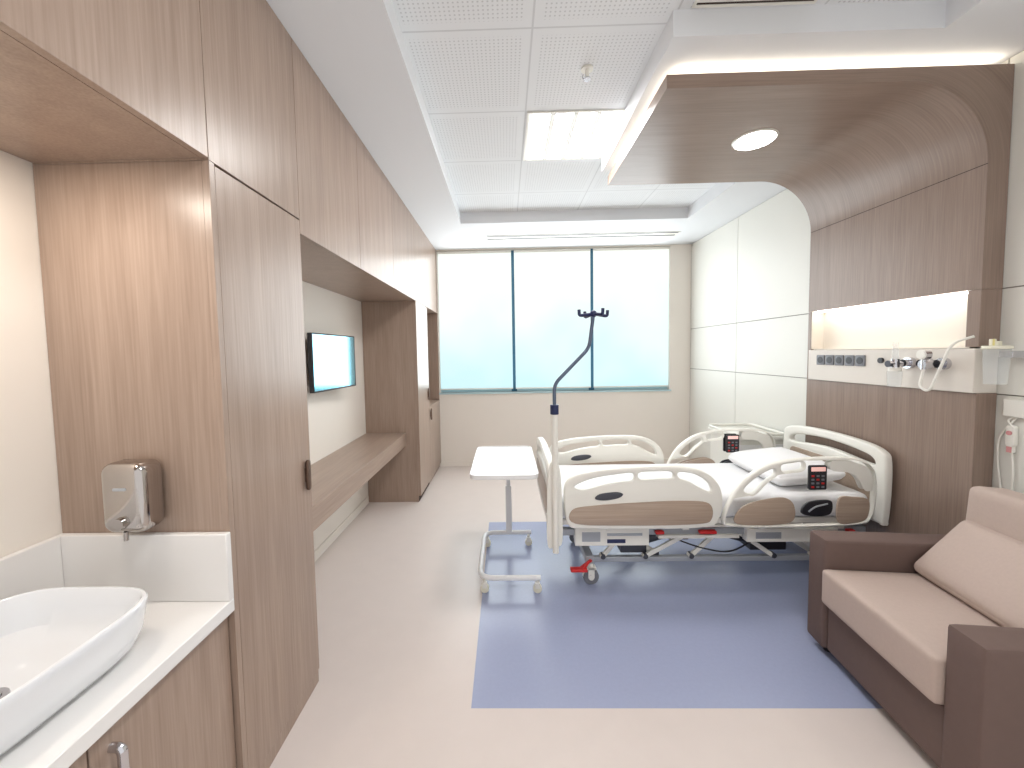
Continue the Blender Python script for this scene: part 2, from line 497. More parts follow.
# vanity
CT, UP = 0.71, 0.92
vc = thing("vanity_cabinet", (-1.12, 0.3, 0), "oak laminate vanity cabinet with flush doors below the white worktop", "cabinet")
bm = bmesh.new(); box(bm, XC, XF - 0.04, YN, YW - .002, 0.0, CT - 0.0405); box(bm, XF - 0.04, XF - 0.036, YN, YW - .006, 0.0, CT - 0.0405, 1)
finish(bm, "body", [M_wood, M_darkgap], vc)
ys = [YN, 0.0, 0.37, 0.76, YW - .002]
for i in range(4):
    bm = bmesh.new(); box(bm, XF - 0.036, XF - 0.018, ys[i] + 0.002, ys[i + 1] - 0.002, 0.06, CT - 0.045)
    d = finish(bm, "door", M_wood, vc, 0.0015)
    hy = ys[i] + 0.045 if i % 2 else ys[i + 1] - 0.045
    bm = bmesh.new()
    x = XF - 0.018
    tube(bm, fillet([(x - 0.002, hy, 0.49), (x + 0.026, hy, 0.49), (x + 0.026, hy, 0.61), (x - 0.002, hy, 0.61)], 0.02), 0.007, 10, flat=1.4)
    finish(bm, "handle", M_chrome, d, label="chrome bow handle")
bm = bmesh.new()
box(bm, XC, XF + 0.004, YN, YW - .001, CT - 0.04, CT)
box(bm, XC, XL + 0.022, YN, YW - .022, CT, UP)
box(bm, XC, XF + 0.004, YW - .022, YW - .001, CT, UP)
finish(bm, "worktop", M_solid, None, 0.003, label="white solid surface worktop with an upstand around the washbasin", cat="worktop")

def sup(cx, cy, z, a, b_, n=4.2, k=80):
    out = []
    for i in range(k):
        t = 2 * math.pi * i / k
        c, s = math.cos(t), math.sin(t)
        out.append((cx + a * math.copysign(abs(c) ** (2 / n), c), cy + b_ * math.copysign(abs(s) ** (2 / n), s), z))
    return out
bs = thing("wash_basin", (-1.115, 0.80, CT), "white ceramic rounded rectangular vessel basin on the worktop", "basin")
bm = bmesh.new()
cx, cy = -1.115, 0.79
rings = [sup(cx, cy, CT + 0.0005, .150, .178), sup(cx, cy, CT + 0.008, .168, .196), sup(cx, cy, CT + 0.028, .186, .214), sup(cx, cy, CT + 0.06, .197, .225), sup(cx, cy, CT + 0.115, .205, .233),
         sup(cx, cy, CT + 0.127, .206, .234), sup(cx, cy, CT + 0.132, .203, .231), sup(cx, cy, CT + 0.133, .198, .226), sup(cx, cy, CT + 0.127, .194, .222), sup(cx, cy, CT + 0.09, .188, .215), sup(cx, cy, CT + 0.05, .174, .201), sup(cx, cy, CT + 0.03, .145, .17, 3.4), sup(cx, cy, CT + 0.022, .08, .10, 2.6), sup(cx, cy, CT + 0.02, .03, .03, 2)]
loft(bm, rings)
finish(bm, "bowl", M_cer, bs)
bm = bmesh.new(); cyl(bm, (cx, cy, CT + 0.019), (cx, cy, CT + 0.024), 0.032, 0.03, 28); cyl(bm, (cx, cy, CT + 0.024), (cx, cy, CT + 0.027), 0.02)
finish(bm, "drain", M_chrome, bs)

sd = thing("soap_dispenser", (-1.11, 1.14, 0.93), "polished steel wall soap dispenser on the oak panel", "soap dispenser")
yd = YW - .002
bm = bmesh.new(); plate(bm, rrect(-1.166, -1.036, 0.950, 1.155, 0.032), [], 0.085, lambda a, b_, t: (a, yd - .0425 + t, b_), 0.024)
finish(bm, "body", M_steel, sd)
bm = bmesh.new(); plate(bm, rrect(-1.120, -1.082, 1.078, 1.086, 0.003), [], 0.004, lambda a, b_, t: (a, yd - .0855 + t, b_), 0.001)
finish(bm, "window", M_lgrey, sd)
bm = bmesh.new(); cyl(bm, (-1.101, yd - .084, 0.985), (-1.101, yd - .098, 0.985), 0.018, 0.016); cyl(bm, (-1.101, yd - .075, 0.955), (-1.101, yd - .075, 0.93), 0.006)
finish(bm, "push_button", M_steel, sd)

# ------------------------------------------------------------------ headwall + canopy
Y0, Y1 = 1.925, 2.99
ZN0, ZN1 = 1.22, 1.71
cp = thing("bed_canopy", (XR, (Y0 + Y1) / 2, 0), "curved oak veneer headwall panel sweeping up into a canopy", "canopy")
r = 0.37; zb = 2.65; xl = 0.76; zt = 2.712
inn = [(XH, ZN1), (XH, zb - r)]
for j in range(1, 17):
    a = math.pi / 2 * j / 16
    inn.append((XH - r + r * math.cos(a), zb - r + r * math.sin(a)))
inn.append((xl, zb))
xo = XR - .004
out = []
for i, p in enumerate(inn):
    if i <= 1: out.append((xo, p[1]))
    elif i == len(inn) - 1: out.append((xl, zt))
    else:
        k = i - 1
        if k <= 8: out.append((xo, zb - r + (zt - zb + r) * k / 8))
        else: out.append((xo + (XH - r - xo) * (k - 8) / 8, zt))
bm = bmesh.new()
uvl = bm.loops.layers.uv.new("UVMap")
s = [0]
for i in range(1, len(inn)): s.append(s[-1] + math.hypot(inn[i][0] - inn[i - 1][0], inn[i][1] - inn[i - 1][1]))
def V(p, y): return bm.verts.new((p[0], y, p[1]))
ia = [V(p, Y0) for p in inn]; ib = [V(p, Y1) for p in inn]; oa = [V(p, Y0) for p in out]; obb = [V(p, Y1) for p in out]
uvd = {}
for i in range(len(inn)):
    th = math.hypot(out[i][0] - inn[i][0], out[i][1] - inn[i][1])
    uvd[ia[i]] = (s[i], Y0); uvd[ib[i]] = (s[i], Y1); uvd[oa[i]] = (s[i], Y0 - th); uvd[obb[i]] = (s[i], Y1 + th)
for i in range(len(inn) - 1):
    bm.faces.new((ia[i], ia[i + 1], ib[i + 1], ib[i])); bm.faces.new((oa[i], obb[i], obb[i + 1], oa[i + 1]))
    bm.faces.new((ia[i], oa[i], oa[i + 1], ia[i + 1])); bm.faces.new((ib[i], ib[i + 1], obb[i + 1], obb[i]))
bm.faces.new((ia[-1], oa[-1], obb[-1], ib[-1])); bm.faces.new((ia[0], ib[0], obb[0], oa[0]))
for f in bm.faces:
    for l in f.loops: l[uvl].uv = uvd[l.vert]
finish(bm, "arch_panel", M_arch, cp, 0.0)
bx("lower_panel", (XH, xo, Y0, Y1, 0, ZN0), M_head, cp, 0.001)
bx("side_panel", (XH, xo, Y0, Y0 + 0.055, ZN0 + 0.22, ZN1 - 0.001), M_head, cp, 0.001)
bx("side_panel", (XH, xo, Y1 - 0.03, Y1, ZN0 + 0.001, ZN1 - 0.001), M_head, cp, 0.001)
bm = bmesh.new()
box(bm, XR - 0.014, xo, Y0 + 0.055, Y1 - 0.03, ZN0 + 0.22, ZN1)
box(bm, XH + 0.02, XR - 0.014, Y0 + 0.055, Y1 - 0.03, ZN0 + 0.215, ZN0 + 0.222)
box(bm, XH + 0.002, XR - 0.014, Y1 - 0.034, Y1 - 0.03, ZN0 + 0.22, ZN1)
finish(bm, "niche_lining", M_niche, cp, 0)
bx("light_strip", (XH + 0.02, XH + 0.045, Y0 + 0.08, Y1 - 0.05, ZN1 - 0.012, ZN1 - 0.001), M_niled, cp, 0, label="warm white strip light above the niche")
bx("cove_light", (xl + 0.05, xl + 0.075, Y0 + 0.06, Y1 - 0.06, zt - .001, zt + .008), M_warm, cp, 0, label="warm white cove light strip on top of the canopy")
bx("cove_light", (xl + 0.05, 2.28, Y0 + 0.025, Y0 + 0.05, zt - .001, zt + .008), M_warm, cp, 0, label="warm white cove light strip on top of the canopy")
bx("suspension", (0.9, 1.8, 2.15, 2.8, zt, ZC), M_ceil, cp, 0)
bx("panel_joint", (XH - 0.0008, XH + 0.002, Y0, Y1, zb - r - .003, zb - r), M_darkgap, cp, 0)

dl = thing("canopy_downlight", (1.45, 2.40, zb - .005), "round white recessed downlight in the oak canopy", "ceiling light")
bm = bmesh.new(); cyl(bm, (1.45, 2.40, zb - 0.0005), (1.45, 2.40, zb - .008), 0.115, 0.108, 40); finish(bm, "trim_ring", M_plast, dl)
bm = bmesh.new(); cyl(bm, (1.45, 2.40, zb - .0082), (1.45, 2.40, zb - .011), 0.104, 0.10, 40); finish(bm, "diffuser", M_led2, dl)

# service panel
sp = thing("bedhead_service_panel", (XH, 2.4, ZN0), "beige bedhead service panel with power sockets and gas outlets", "medical panel")
bx("panel_body", (XH - 0.015, XR - .005, Y0, Y1 - 0.031, ZN0 + 0.001, ZN0 + 0.213), M_panel, sp, 0.003)
for i in range(5):
    y = 2.84 - i * 0.078
    bm = bmesh.new(); plate(bm, rrect(y - 0.034, y + 0.034, 1.33, 1.398, 0.006), [], 0.008, lambda a, b_, t: (XH - 0.019 + t, a, b_), 0.002)
    cyl(bm, (XH - 0.0232, y, 1.364), (XH - 0.025, y, 1.364), 0.022, mi=1)
    finish(bm, "power_socket", [M_grey, M_blk], sp)
bm = bmesh.new(); cyl(bm, (XH - 0.015, 2.39, 1.368), (XH - 0.027, 2.39, 1.368), 0.016); finish(bm, "call_socket", M_blk, sp)
for y in (2.22, 2.13, 2.05):
    bm = bmesh.new(); cyl(bm, (XH - 0.015, y, 1.358), (XH - 0.037, y, 1.358), 0.030); cyl(bm, (XH - 0.037, y, 1.358), (XH - 0.060, y, 1.358), 0.020); cyl(bm, (XH - 0.060, y, 1.358), (XH - 0.064, y, 1.358), 0.010, mi=1)
    finish(bm, "gas_outlet", [M_chrome, M_blk], sp)

fy_ = 2.22
fm = thing("oxygen_flowmeter", (XH - 0.09, fy_, 1.25), "clear oxygen flowmeter with humidifier bottle plugged into the gas outlet", "flowmeter")
bm = bmesh.new(); cyl(bm, (XH - 0.064, fy_, 1.355), (XH - 0.125, fy_, 1.355), 0.014); cyl(bm, (XH - 0.10, fy_, 1.335), (XH - 0.10, fy_, 1.38), 0.018); cyl(bm, (XH - 0.125, fy_, 1.355), (XH - 0.14, fy_, 1.355), 0.018, mi=1); finish(bm, "valve_body", [M_chrome, M_dgrey], fm)
bm = bmesh.new(); cyl(bm, (XH - 0.10, fy_, 1.38), (XH - 0.10, fy_, 1.47), 0.014, 0.012); finish(bm, "flow_tube", M_clear, fm)
bm = bmesh.new(); cyl(bm, (XH - 0.10, fy_, 1.335), (XH - 0.10, fy_, 1.315), 0.028); finish(bm, "bottle_cap", M_plast, fm)
bm = bmesh.new(); cyl(bm, (XH - 0.10, fy_, 1.315), (XH - 0.10, fy_, 1.23), 0.032, 0.028); finish(bm, "humidifier_bottle", M_clear, fm)
ry_ = 2.07
fr_ = thing("suction_regulator", (XH - 0.09, ry_, 1.30), "chrome vacuum regulator plugged into the gas outlet", "regulator")
bm = bmesh.new(); cyl(bm, (XH - 0.067, ry_, 1.355), (XH - 0.11, ry_, 1.355), 0.022); cyl(bm, (XH - 0.10, ry_, 1.38), (XH - 0.10, ry_, 1.33), 0.012); finish(bm, "regulator_body", M_chrome, fr_)
bm = bmesh.new(); cyl(bm, (XH - 0.085, ry_, 1.405), (XH - 0.115, ry_, 1.405), 0.026); cyl(bm, (XH - 0.115, ry_, 1.405), (XH - 0.117, ry_, 1.405), 0.021, mi=1); finish(bm, "gauge", [M_chrome, M_plast], fr_)
bm = bmesh.new()
tube(bm, fillet([(XH - 0.10, ry_, 1.33), (XH - 0.12, ry_, 1.24), (XH - 0.13, 2.01, 1.22), (XH - 0.12, 1.97, 1.35), (XH - 0.10, 1.95, 1.46), (XH - 0.04, 1.91, 1.49)], 0.06), 0.006, 8)
finish(bm, "suction_hose", M_plast, fr_)

jx, jy = 2.215, 1.85
sj = thing("suction_canister", (jx, jy, 1.27), "clear plastic suction canister with cream lid mounted on the wall", "suction canister")
bm = bmesh.new(); cyl(bm, (jx, jy, 1.27), (jx, jy, 1.43), 0.036, 0.043, 28); finish(bm, "jar", M_clear, sj)
bm = bmesh.new(); cyl(bm, (jx, jy, 1.43), (jx, jy, 1.445), 0.048, 0.046, 28); cyl(bm, (jx - .02, jy, 1.445), (jx - .02, jy, 1.475), 0.011, mi=1); cyl(bm, (jx + .02, jy + .01, 1.445), (jx + .02, jy + .01, 1.465), 0.009); finish(bm, "lid", [M_cream, M_yellow], sj, 0.002)
bm = bmesh.new(); box(bm, jx + 0.04, XR, jy - 0.025, jy + 0.025, 1.39, 1.42); finish(bm, "bracket", M_chrome, sj, 0.002)

bx("wall_socket", (XR - 0.03, XR, 1.80, 1.88, 1.12, 1.20), M_plast, None, 0.004, label="white plastic wall socket box beside the oak headwall", cat="socket")
hs = thing("nurse_call_handset", (XR, 1.83, 0.95), "white nurse call handset with pink button hanging on a cable", "handset")
bm = bmesh.new(); plate(bm, rrect(1.838, 1.872, 0.98, 1.08, 0.015), [], 0.022, lambda a, b_, t: (XR - 0.012 + t, a, b_), 0.005)
cyl(bm, (XR - .023, 1.855, 1.045), (XR - .028, 1.855, 1.045), .010, mi=1); box(bm, XR - .022, XR - .004, 1.845, 1.865, .955, .982, 1)
finish(bm, "handset_body", [M_plast, M_pink], hs)
bm = bmesh.new(); tube(bm, fillet([(XR - 0.01, 1.85, 1.122), (XR - 0.02, 1.87, 1.10), (XR - 0.012, 1.855, 1.075)], 0.02), 0.004, 8)
tube(bm, fillet([(XR - 0.01, 1.84, 1.122), (XR - 0.012, 1.905, 1.02), (XR - 0.01, 1.905, 0.9), (XR - 0.01, 1.885, 0.76), (XR - 0.01, 1.845, 0.76), (XR - 0.01, 1.845, 0.88), (XR - 0.01, 1.855, 0.96)], 0.05), 0.004, 8); finish(bm, "cable", M_plast, hs)

# ------------------------------------------------------------------ ceiling fittings
LX0, LX1 = 0.15, 0.735
for (LY0, LY1) in ((2.435, 3.025), (0.035, 0.625)):  # second fixture is out of view, added to brighten the room
    lt = thing("ceiling_light", (0.44, (LY0 + LY1) / 2, ZT - 0.02), "square recessed ceiling light with bright louvred lamps", "ceiling light", "recessed ceiling lights")
    bm = bmesh.new(); plate(bm, rrect(LX0, LX1, LY0, LY1, 0.002, 1), [rrect(LX0 + .02, LX1 - .02, LY0 + .02, LY1 - .02, 0.002, 1)], 0.006, lambda a, b_, t: (a, b_, ZT - 0.0035 + t), 0.001)
    finish(bm, "frame", M_plast, lt)
    n = 4; w = (LX1 - LX0 - 0.04) / n
    for i in range(n):
        a = LX0 + 0.02 + i * w
        bx("lamp", (a + 0.018, a + w - 0.018, LY0 + .022, LY1 - .022, ZT - 0.005, ZT - 0.001), M_led, lt, 0)
        if i: bx("louvre", (a - 0.016, a + 0.016, LY0 + .021, LY1 - .021, ZT - 0.008, ZT - 0.001), M_plast, lt, 0)

sy_ = 2.09
sk = thing("sprinkler_head", (0.43, sy_, ZT - 0.08), "small white ceiling sprinkler head", "sprinkler")
bm = bmesh.new(); cyl(bm, (0.43, sy_, ZT), (0.43, sy_, ZT - 0.008), 0.03); cyl(bm, (0.43, sy_, ZT - 0.008), (0.43, sy_, ZT - 0.05), 0.010); finish(bm, "escutcheon", M_plast, sk)
bm = bmesh.new(); cyl(bm, (0.43, sy_, ZT - 0.05), (0.43, sy_, ZT - 0.055), 0.018); tube(bm, fillet([(0.41, sy_, ZT - .03), (0.405, sy_, ZT - .045), (0.42, sy_, ZT - .052)], .01), .003, 6); finish(bm, "deflector", M_chrome, sk)

def vent(x0, x1, y0, y1, z, lab, n=3, fr=0.3, gm=None):
    e = thing("air_vent", ((x0 + x1) / 2, (y0 + y1) / 2, z), lab, "air vent")
    bm = bmesh.new()
    plate(bm, rrect(x0, x1, y0, y1, 0.001, 1), [rrect(x0 + .012, x1 - .012, y0 + .012, y1 - .012, 0.001, 1)], 0.005, lambda a, b_, t: (a, b_, z - 0.003 + t), 0.001)
    finish(bm, "frame", M_plast, e)
    bm = bmesh.new(); box(bm, x0 + .012, x1 - .012, y0 + .012, y1 - .012, z - 0.002, z - 0.0005); finish(bm, "duct_opening", gm or M_darkgap, e)
    bm = bmesh.new()
    for i in range(n):
        yy = y0 + .012 + (i + 0.5) * (y1 - y0 - .024) / n
        box(bm, x0 + .012, x1 - .012, yy - fr * (y1 - y0 - .024) / n, yy + fr * (y1 - y0 - .024) / n, z - 0.004, z - 0.0022)
    finish(bm, "slats", M_plast, e)
vent(-0.2, 1.95, 4.52, 4.68, ZC, "long white linear slot air vent in the ceiling by the window", n=1, fr=0.2, gm=M_vgap)
vent(0.79, 1.29, 1.20, 1.75, ZT, "white slatted square ceiling air vent", n=9)

# ------------------------------------------------------------------ bed
bed = thing("hospital_bed", (1.2, 2.71, 0), "cream adjustable hospital bed with wood-look side rail inserts", "bed")
RY = 2.285; RYF = 3.135
def m_near(y):
    return lambda a, b_, t: (a, y + t, b_)
foot_o = catmull([(.35, .445), (.325, .58), (.345, .71), (.50, .765), (.84, .788), (1.07, .772), (1.19, .70), (1.230, .59), (1.20, .455), (1.10, .425), (.78, .42), (.45, .425)])
foot_h = [catmull([(.385, .675), (.49, .720), (.64, .744), (.715, .748), (.72, .708), (.64, .698), (.55, .682), (.44, .655)]),
          catmull([(.755, .750), (.84, .757), (.935, .754), (.945, .718), (.86, .714), (.762, .712)]),
          catmull([(.980, .750), (1.07, .738), (1.145, .69), (1.165, .635), (1.11, .655), (1.04, .695), (.985, .716)])]
head_o = catmull([(1.235, .45), (1.270, .58), (1.36, .71), (1.52, .80), (1.78, .828), (1.99, .815), (2.08, .75), (2.095, .60), (2.07, .47), (1.98, .432), (1.6, .42), (1.32, .425)])
head_h = [catmull([(1.35, .645), (1.415, .712), (1.505, .763), (1.525, .735), (1.47, .690), (1.40, .622)]),
          catmull([(1.56, .785), (1.62, .797), (1.675, .800), (1.675, .762), (1.61, .750), (1.565, .750)]),
          catmull([(1.845, .798), (1.96, .788), (2.038, .748), (2.06, .66), (2.03, .645), (1.995, .710), (1.94, .748), (1.845, .762)])]
for near in (True, False):
    y = RY if near else RYF
    faces_ = (-1,) if near else (-1, 1)
    bm = bmesh.new(); plate(bm, foot_o, foot_h, 0.036, m_near(y), 0.010)
    ra = finish(bm, "side_rail", M_plast, bed, label="foot-end folding side rail")
    bm = bmesh.new(); plate(bm, head_o, head_h, 0.036, m_near(y), 0.010)
    rb = finish(bm, "side_rail", M_plast, bed, label="head-end folding side rail")
    for so in faces_:
        bm = bmesh.new(); plate(bm, catmull([(.385, .46), (.37, .54), (.50, .565), (.75, .580), (1.0, .588), (1.15, .57), (1.165, .48), (1.08, .45), (.7, .445)]), [], 0.012, m_near(y + so * 0.017), 0.003)
        finish(bm, "rail_insert", M_bedwood, ra, label="wood-look insert")
        bm = bmesh.new(); plate(bm, catmull([(.50, .605), (.53, .632), (.62, .642), (.66, .630), (.63, .607), (.55, .595)]), [], 0.014, m_near(y + so * 0.019), 0.004)
        finish(bm, "rail_release", M_dgrey, ra)
        bm = bmesh.new(); plate(bm, catmull([(1.295, .46), (1.33, .54), (1.42, .58), (1.57, .60), (1.63, .55), (1.61, .455), (1.4, .44)]), [], 0.012, m_near(y + so * 0.017), 0.003)
        finish(bm, "rail_insert", M_bedwood, rb, label="wood-look insert")
        bm = bmesh.new(); plate(bm, catmull([(1.88, .455), (1.88, .59), (1.96, .60), (2.045, .58), (2.04, .48), (1.98, .45)]), [], 0.012, m_near(y + so * 0.017), 0.003)
        finish(bm, "rail_insert", M_bedwood, rb, label="wood-look insert")
        bm = bmesh.new(); plate(bm, rrect(1.705, 1.805, .645, .785, .01), [], 0.014, m_near(y + so * 0.019), 0.003)
        ys_ = y + so * 0.0270
        box(bm, 1.716, 1.794, ys_ - 0.0015, ys_ + 0.0015, .752, .776, 1)
        for k in range(3):
            for q in range(4):
                box(bm, 1.718 + k * .028, 1.733 + k * .028, ys_ - 0.0017, ys_ + 0.0017, .657 + q * .021, .667 + q * .021, 2 if (k + q) % 3 else 3)
        finish(bm, "control_panel", [M_blk, M_orange, M_grey, M_red], rb, label="dark keypad with orange display")
        bm = bmesh.new(); plate(bm, catmull([(1.67, .51), (1.70, .57), (1.80, .585), (1.84, .57), (1.83, .505), (1.75, .49)]), [], 0.014, m_near(y + so * 0.020), 0.004)
        tube(bm, fillet([(1.705, y + so * 0.028, .52), (1.74, y + so * 0.030, .55), (1.81, y + so * 0.028, .565)], .03), 0.005, 8, mi=1)
        finish(bm, "rail_release", [M_blk, M_lgrey], rb)
def board(x, ztop, name, lab):
    mp = lambda a, b_, t: (x + t, a, b_)
    ya, yb = 2.285, 3.13
    ym = (ya + yb) / 2
    o = catmull([(ya + .01, .45), (ya, ztop - .12), (ya + .05, ztop - .03), (ym - .15, ztop), (ym + .15, ztop), (yb - .05, ztop - .03), (yb, ztop - .12), (yb - .01, .45), (yb - .06, .42), (ym, .41), (ya + .06, .42)])
    hh = [catmull([(ya + .07, ztop - .12), (ya + .13, ztop - .075), (ym, ztop - .05), (yb - .13, ztop - .075), (yb - .07, ztop - .12), (yb - .13, ztop - .13), (ym, ztop - .105), (ya + .13, ztop - .13)])]
    bm = bmesh.new(); plate(bm, o, hh, 0.045, mp, 0.012)
    b1 = finish(bm, name, M_plast, bed, label=lab)
    for sgn in (-1, 1):
        bm = bmesh.new(); plate(bm, rrect(ya + .08, yb - .08, .47, ztop - .17, .04), [], 0.01, lambda a, b_, t: (x + sgn * 0.021 + t, a, b_), 0.003)
        finish(bm, "board_insert", M_bedwood, b1)
board(2.175, .885, "headboard", "cream plastic headboard with a slot handle")
board(.255, .82, "footboard", "cream plastic footboard with a slot handle")
bm = bmesh.new()
box(bm, .29, 2.14, 2.37, 3.05, .405, .440)
for x in (.6, 1.05, 1.5, 1.95): box(bm, x - .02, x + .02, 2.33, 3.09, .385, .405)
finish(bm, "mattress_platform", M_plast, bed, 0.004)
bm = bmesh.new()
for y in (2.40, 3.02):
    box(bm, .30, 2.14, y - .02, y + .02, .335, .375)
for x in (.32, 2.12): box(bm, x - .02, x + .02, 2.40, 3.02, .335, .375)
finish(bm, "upper_chassis", M_lgrey, bed, 0.004)
bm = bmesh.new()
for y in (2.44, 2.98):
    box(bm, .48, 2.02, y - .018, y + .018, .145, .175)
for x in (.50, 2.0): box(bm, x - .025, x + .025, 2.42, 3.0, .135, .185)
finish(bm, "lower_chassis", M_lgrey, bed, 0.005)
for xa, xb_ in ((.62, .92), (1.62, 1.92)):
    for y in (2.47, 2.95):
        bm = bmesh.new(); beam(bm, (xa, y, .37), (xb_, y, .17), .022, .045)
        cyl(bm, (xa, y - .02, .36), (xa, y + .02, .36), .02, mi=1); cyl(bm, (xb_, y - .02, .18), (xb_, y + .02, .18), .02, mi=1)
        finish(bm, "lift_arm", [M_plast, M_dgrey], bed, 0.003)
for xa, xb_ in ((1.15, .84), (1.38, 1.62), (.72, .58), (2.02, 1.86), (1.30, 1.12), (1.72, 1.92)):
    bm = bmesh.new(); beam(bm, (xa, 2.425, .35), (xb_, 2.425, .18), .016, .026); cyl(bm, (xa, 2.405, .345), (xa, 2.445, .345), .018, mi=1); cyl(bm, (xb_, 2.405, .185), (xb_, 2.445, .185), .016, mi=1); finish(bm, "linkage", [M_plast, M_dgrey], bed, 0.002)
bm = bmesh.new(); cyl(bm, (.75, 2.50, .22), (1.15, 2.50, .34), .03); cyl(bm, (1.15, 2.50, .34), (1.35, 2.50, .40), .014)
box(bm, .70, .86, 2.45, 2.56, .19, .28)
finish(bm, "lift_actuator", M_dgrey, bed, 0.002)
bm = bmesh.new(); cyl(bm, (1.55, 2.5, .24), (1.25, 2.5, .33), .03); box(bm, 1.5, 1.72, 2.45, 2.60, .20, .30); box(bm, 1.0, 1.12, 2.45, 2.5, .27, .33)
finish(bm, "motor", M_blk, bed, 0.004)
bm = bmesh.new(); tube(bm, fillet([(1.5, 2.42, .28), (1.35, 2.41, .20), (1.15, 2.42, .24), (1.0, 2.43, .30)], .08), .005, 8); finish(bm, "cable", M_blk, bed)
bm = bmesh.new(); box(bm, .40, .84, 2.35, 2.40, .285, .395); box(bm, .44, .55, 2.3485, 2.352, .31, .37, 1); box(bm, .59, .80, 2.3485, 2.352, .345, .362, 1); box(bm, .59, .70, 2.3485, 2.352, .30, .325, 2)
finish(bm, "chassis_cover", [M_plast, M_lgrey, M_blueP], bed, 0.004)
bm = bmesh.new(); box(bm, 1.42, 1.95, 2.35, 2.40, .30, .38); box(bm, 1.47, 1.62, 2.3485, 2.352, .32, .36, 1); finish(bm, "chassis_cover", [M_plast, M_lgrey], bed, 0.008)
bm = bmesh.new(); box(bm, .90, 1.38, 2.36, 2.40, .32, .34); box(bm, .90, 1.38, 2.365, 2.395, .385, .40); finish(bm, "side_channel", M_plast, bed, 0.002)
for (xa, xb_) in ((.88, .93), (1.14, 1.24), (2.01, 2.05)):
    bm = bmesh.new(); box(bm, xa, xb_, 2.345, 2.375, .352, .370); finish(bm, "release_lever", M_red, bed, 0.004, label="red release lever")
bm = bmesh.new(); beam(bm, (.51, 2.42, .16), (.43, 2.36, .14), .02, .012); box(bm, .37, .47, 2.33, 2.37, .13, .148); beam(bm, (.45, 2.35, .14), (.48, 2.35, .19), .02, .012)
finish(bm, "brake_pedal", M_red, bed, 0.004, label="red brake pedal")
for x in (.51, 1.99):
    for y in (2.44, 2.98):
        bm = bmesh.new()
        cyl(bm, (x, y, .137), (x, y, .105), .018, mi=0)
        box(bm, x - .02, x + .02, y - .024, y - .016, .045, .11, 0); box(bm, x - .02, x + .02, y + .016, y + .024, .045, .11, 0); box(bm, x - .03, x + .03, y - .024, y + .024, .098, .112, 0)
        cyl(bm, (x, y - .014, .049), (x, y + .014, .049), .049, seg=28, mi=1); cyl(bm, (x, y - .026, .049), (x, y + .026, .049), .018, seg=16, mi=2)
        finish(bm, "castor", [M_plast, M_dgrey, M_grey], bed, 0.002)

bm = bmesh.new(); softbox(bm, (1.215, 2.71, .512), (.92, .36, .070), .035, .008, 16, wob=0.002)
finish(bm, "mattress", M_sheet, None, label="mattress covered with a smooth white sheet on the hospital bed", cat="mattress")
bm = bmesh.new(); softbox(bm, (1.86, 2.72, .657), (.21, .30, .055), .05, .024, 14, pinch=0.5, rot=Euler((0, -.10, 0)))
finish(bm, "pillow", M_sheet, None, label="soft white pillow at the head of the hospital bed", cat="pillow")

# IV pole
iv = thing("iv_pole", (.275, 2.255, .30), "white and slate cranked drip pole with navy hooks", "drip stand")
px_, py_ = .27, 2.245
bm = bmesh.new(); cyl(bm, (px_, py_, .30), (px_, py_, 1.10), .018, mi=0); finish(bm, "outer_tube", M_plast, iv)
bm = bmesh.new(); cyl(bm, (px_, py_, 1.10), (px_, py_, 1.155), .024); finish(bm, "locking_collar", M_blueP, iv, 0.003)
bm = bmesh.new(); tube(bm, fillet([(px_, py_, 1.15), (px_, py_, 1.27), (px_ + .20, py_ + .02, 1.47), (px_ + .225, py_ + .02, 1.66)], .04), .010, 12); finish(bm, "inner_tube", M_pole, iv)
bm = bmesh.new(); hx, hy_ = px_ + .225, py_ + .02
sphere(bm, (hx, hy_, 1.66), .02)
for k in range(4):
    a = math.radians(20 + 90 * k); ca, sa = math.cos(a), math.sin(a)
    tube(bm, fillet([(hx, hy_, 1.66), (hx + ca * .075, hy_ + sa * .075, 1.65), (hx + ca * .09, hy_ + sa * .09, 1.652), (hx + ca * .092, hy_ + sa * .092, 1.682)], .012), .009, 8)
finish(bm, "hook", M_blueP, iv)
bm = bmesh.new(); plate(bm, catmull([(.225, .34), (.225, .62), (.24, .80), (.27, .82), (.30, .78), (.31, .60), (.31, .36), (.27, .33)]), [], .02, lambda a, b_, t: (a, 2.262 + t * .5, b_), .004)
finish(bm, "mounting_bracket", M_plast, iv)

# ------------------------------------------------------------------ overbed table
ot = thing("overbed_table", (-.02, 2.72, 0), "white overbed table on a wheeled tubular frame at the bed foot", "table")
bm = bmesh.new(); plate(bm, rrect(-.228, .185, 2.33, 3.08, .05), [], .022, lambda a, b_, t: (a, b_, .71 + t), .005)
finish(bm, "table_top", M_tabletop, ot)
bm = bmesh.new(); tube(bm, [(p[0], p[1], .723) for p in rrect(-.225, .182, 2.333, 3.077, .05)], .006, 8, closed=True); finish(bm, "rim", M_tabletop, ot)
bm = bmesh.new(); box(bm, -.018, .026, 2.93, 2.96, .10, .46); finish(bm, "column", M_tabletop, ot, .006)
bm = bmesh.new(); box(bm, -.010, .018, 2.935, 2.955, .46, .70); finish(bm, "inner_column", M_tabletop, ot, .003)
bm = bmesh.new(); box(bm, -.03, .05, 2.5, 2.97, .682, .699); finish(bm, "top_support", M_tabletop, ot, .003)
bm = bmesh.new(); tube(bm, fillet([(.19, 2.35, .09), (-.18, 2.35, .09), (-.18, 2.945, .10), (.17, 2.945, .10)], .09, 8), .016, 12); finish(bm, "base_frame", M_tabletop, ot)
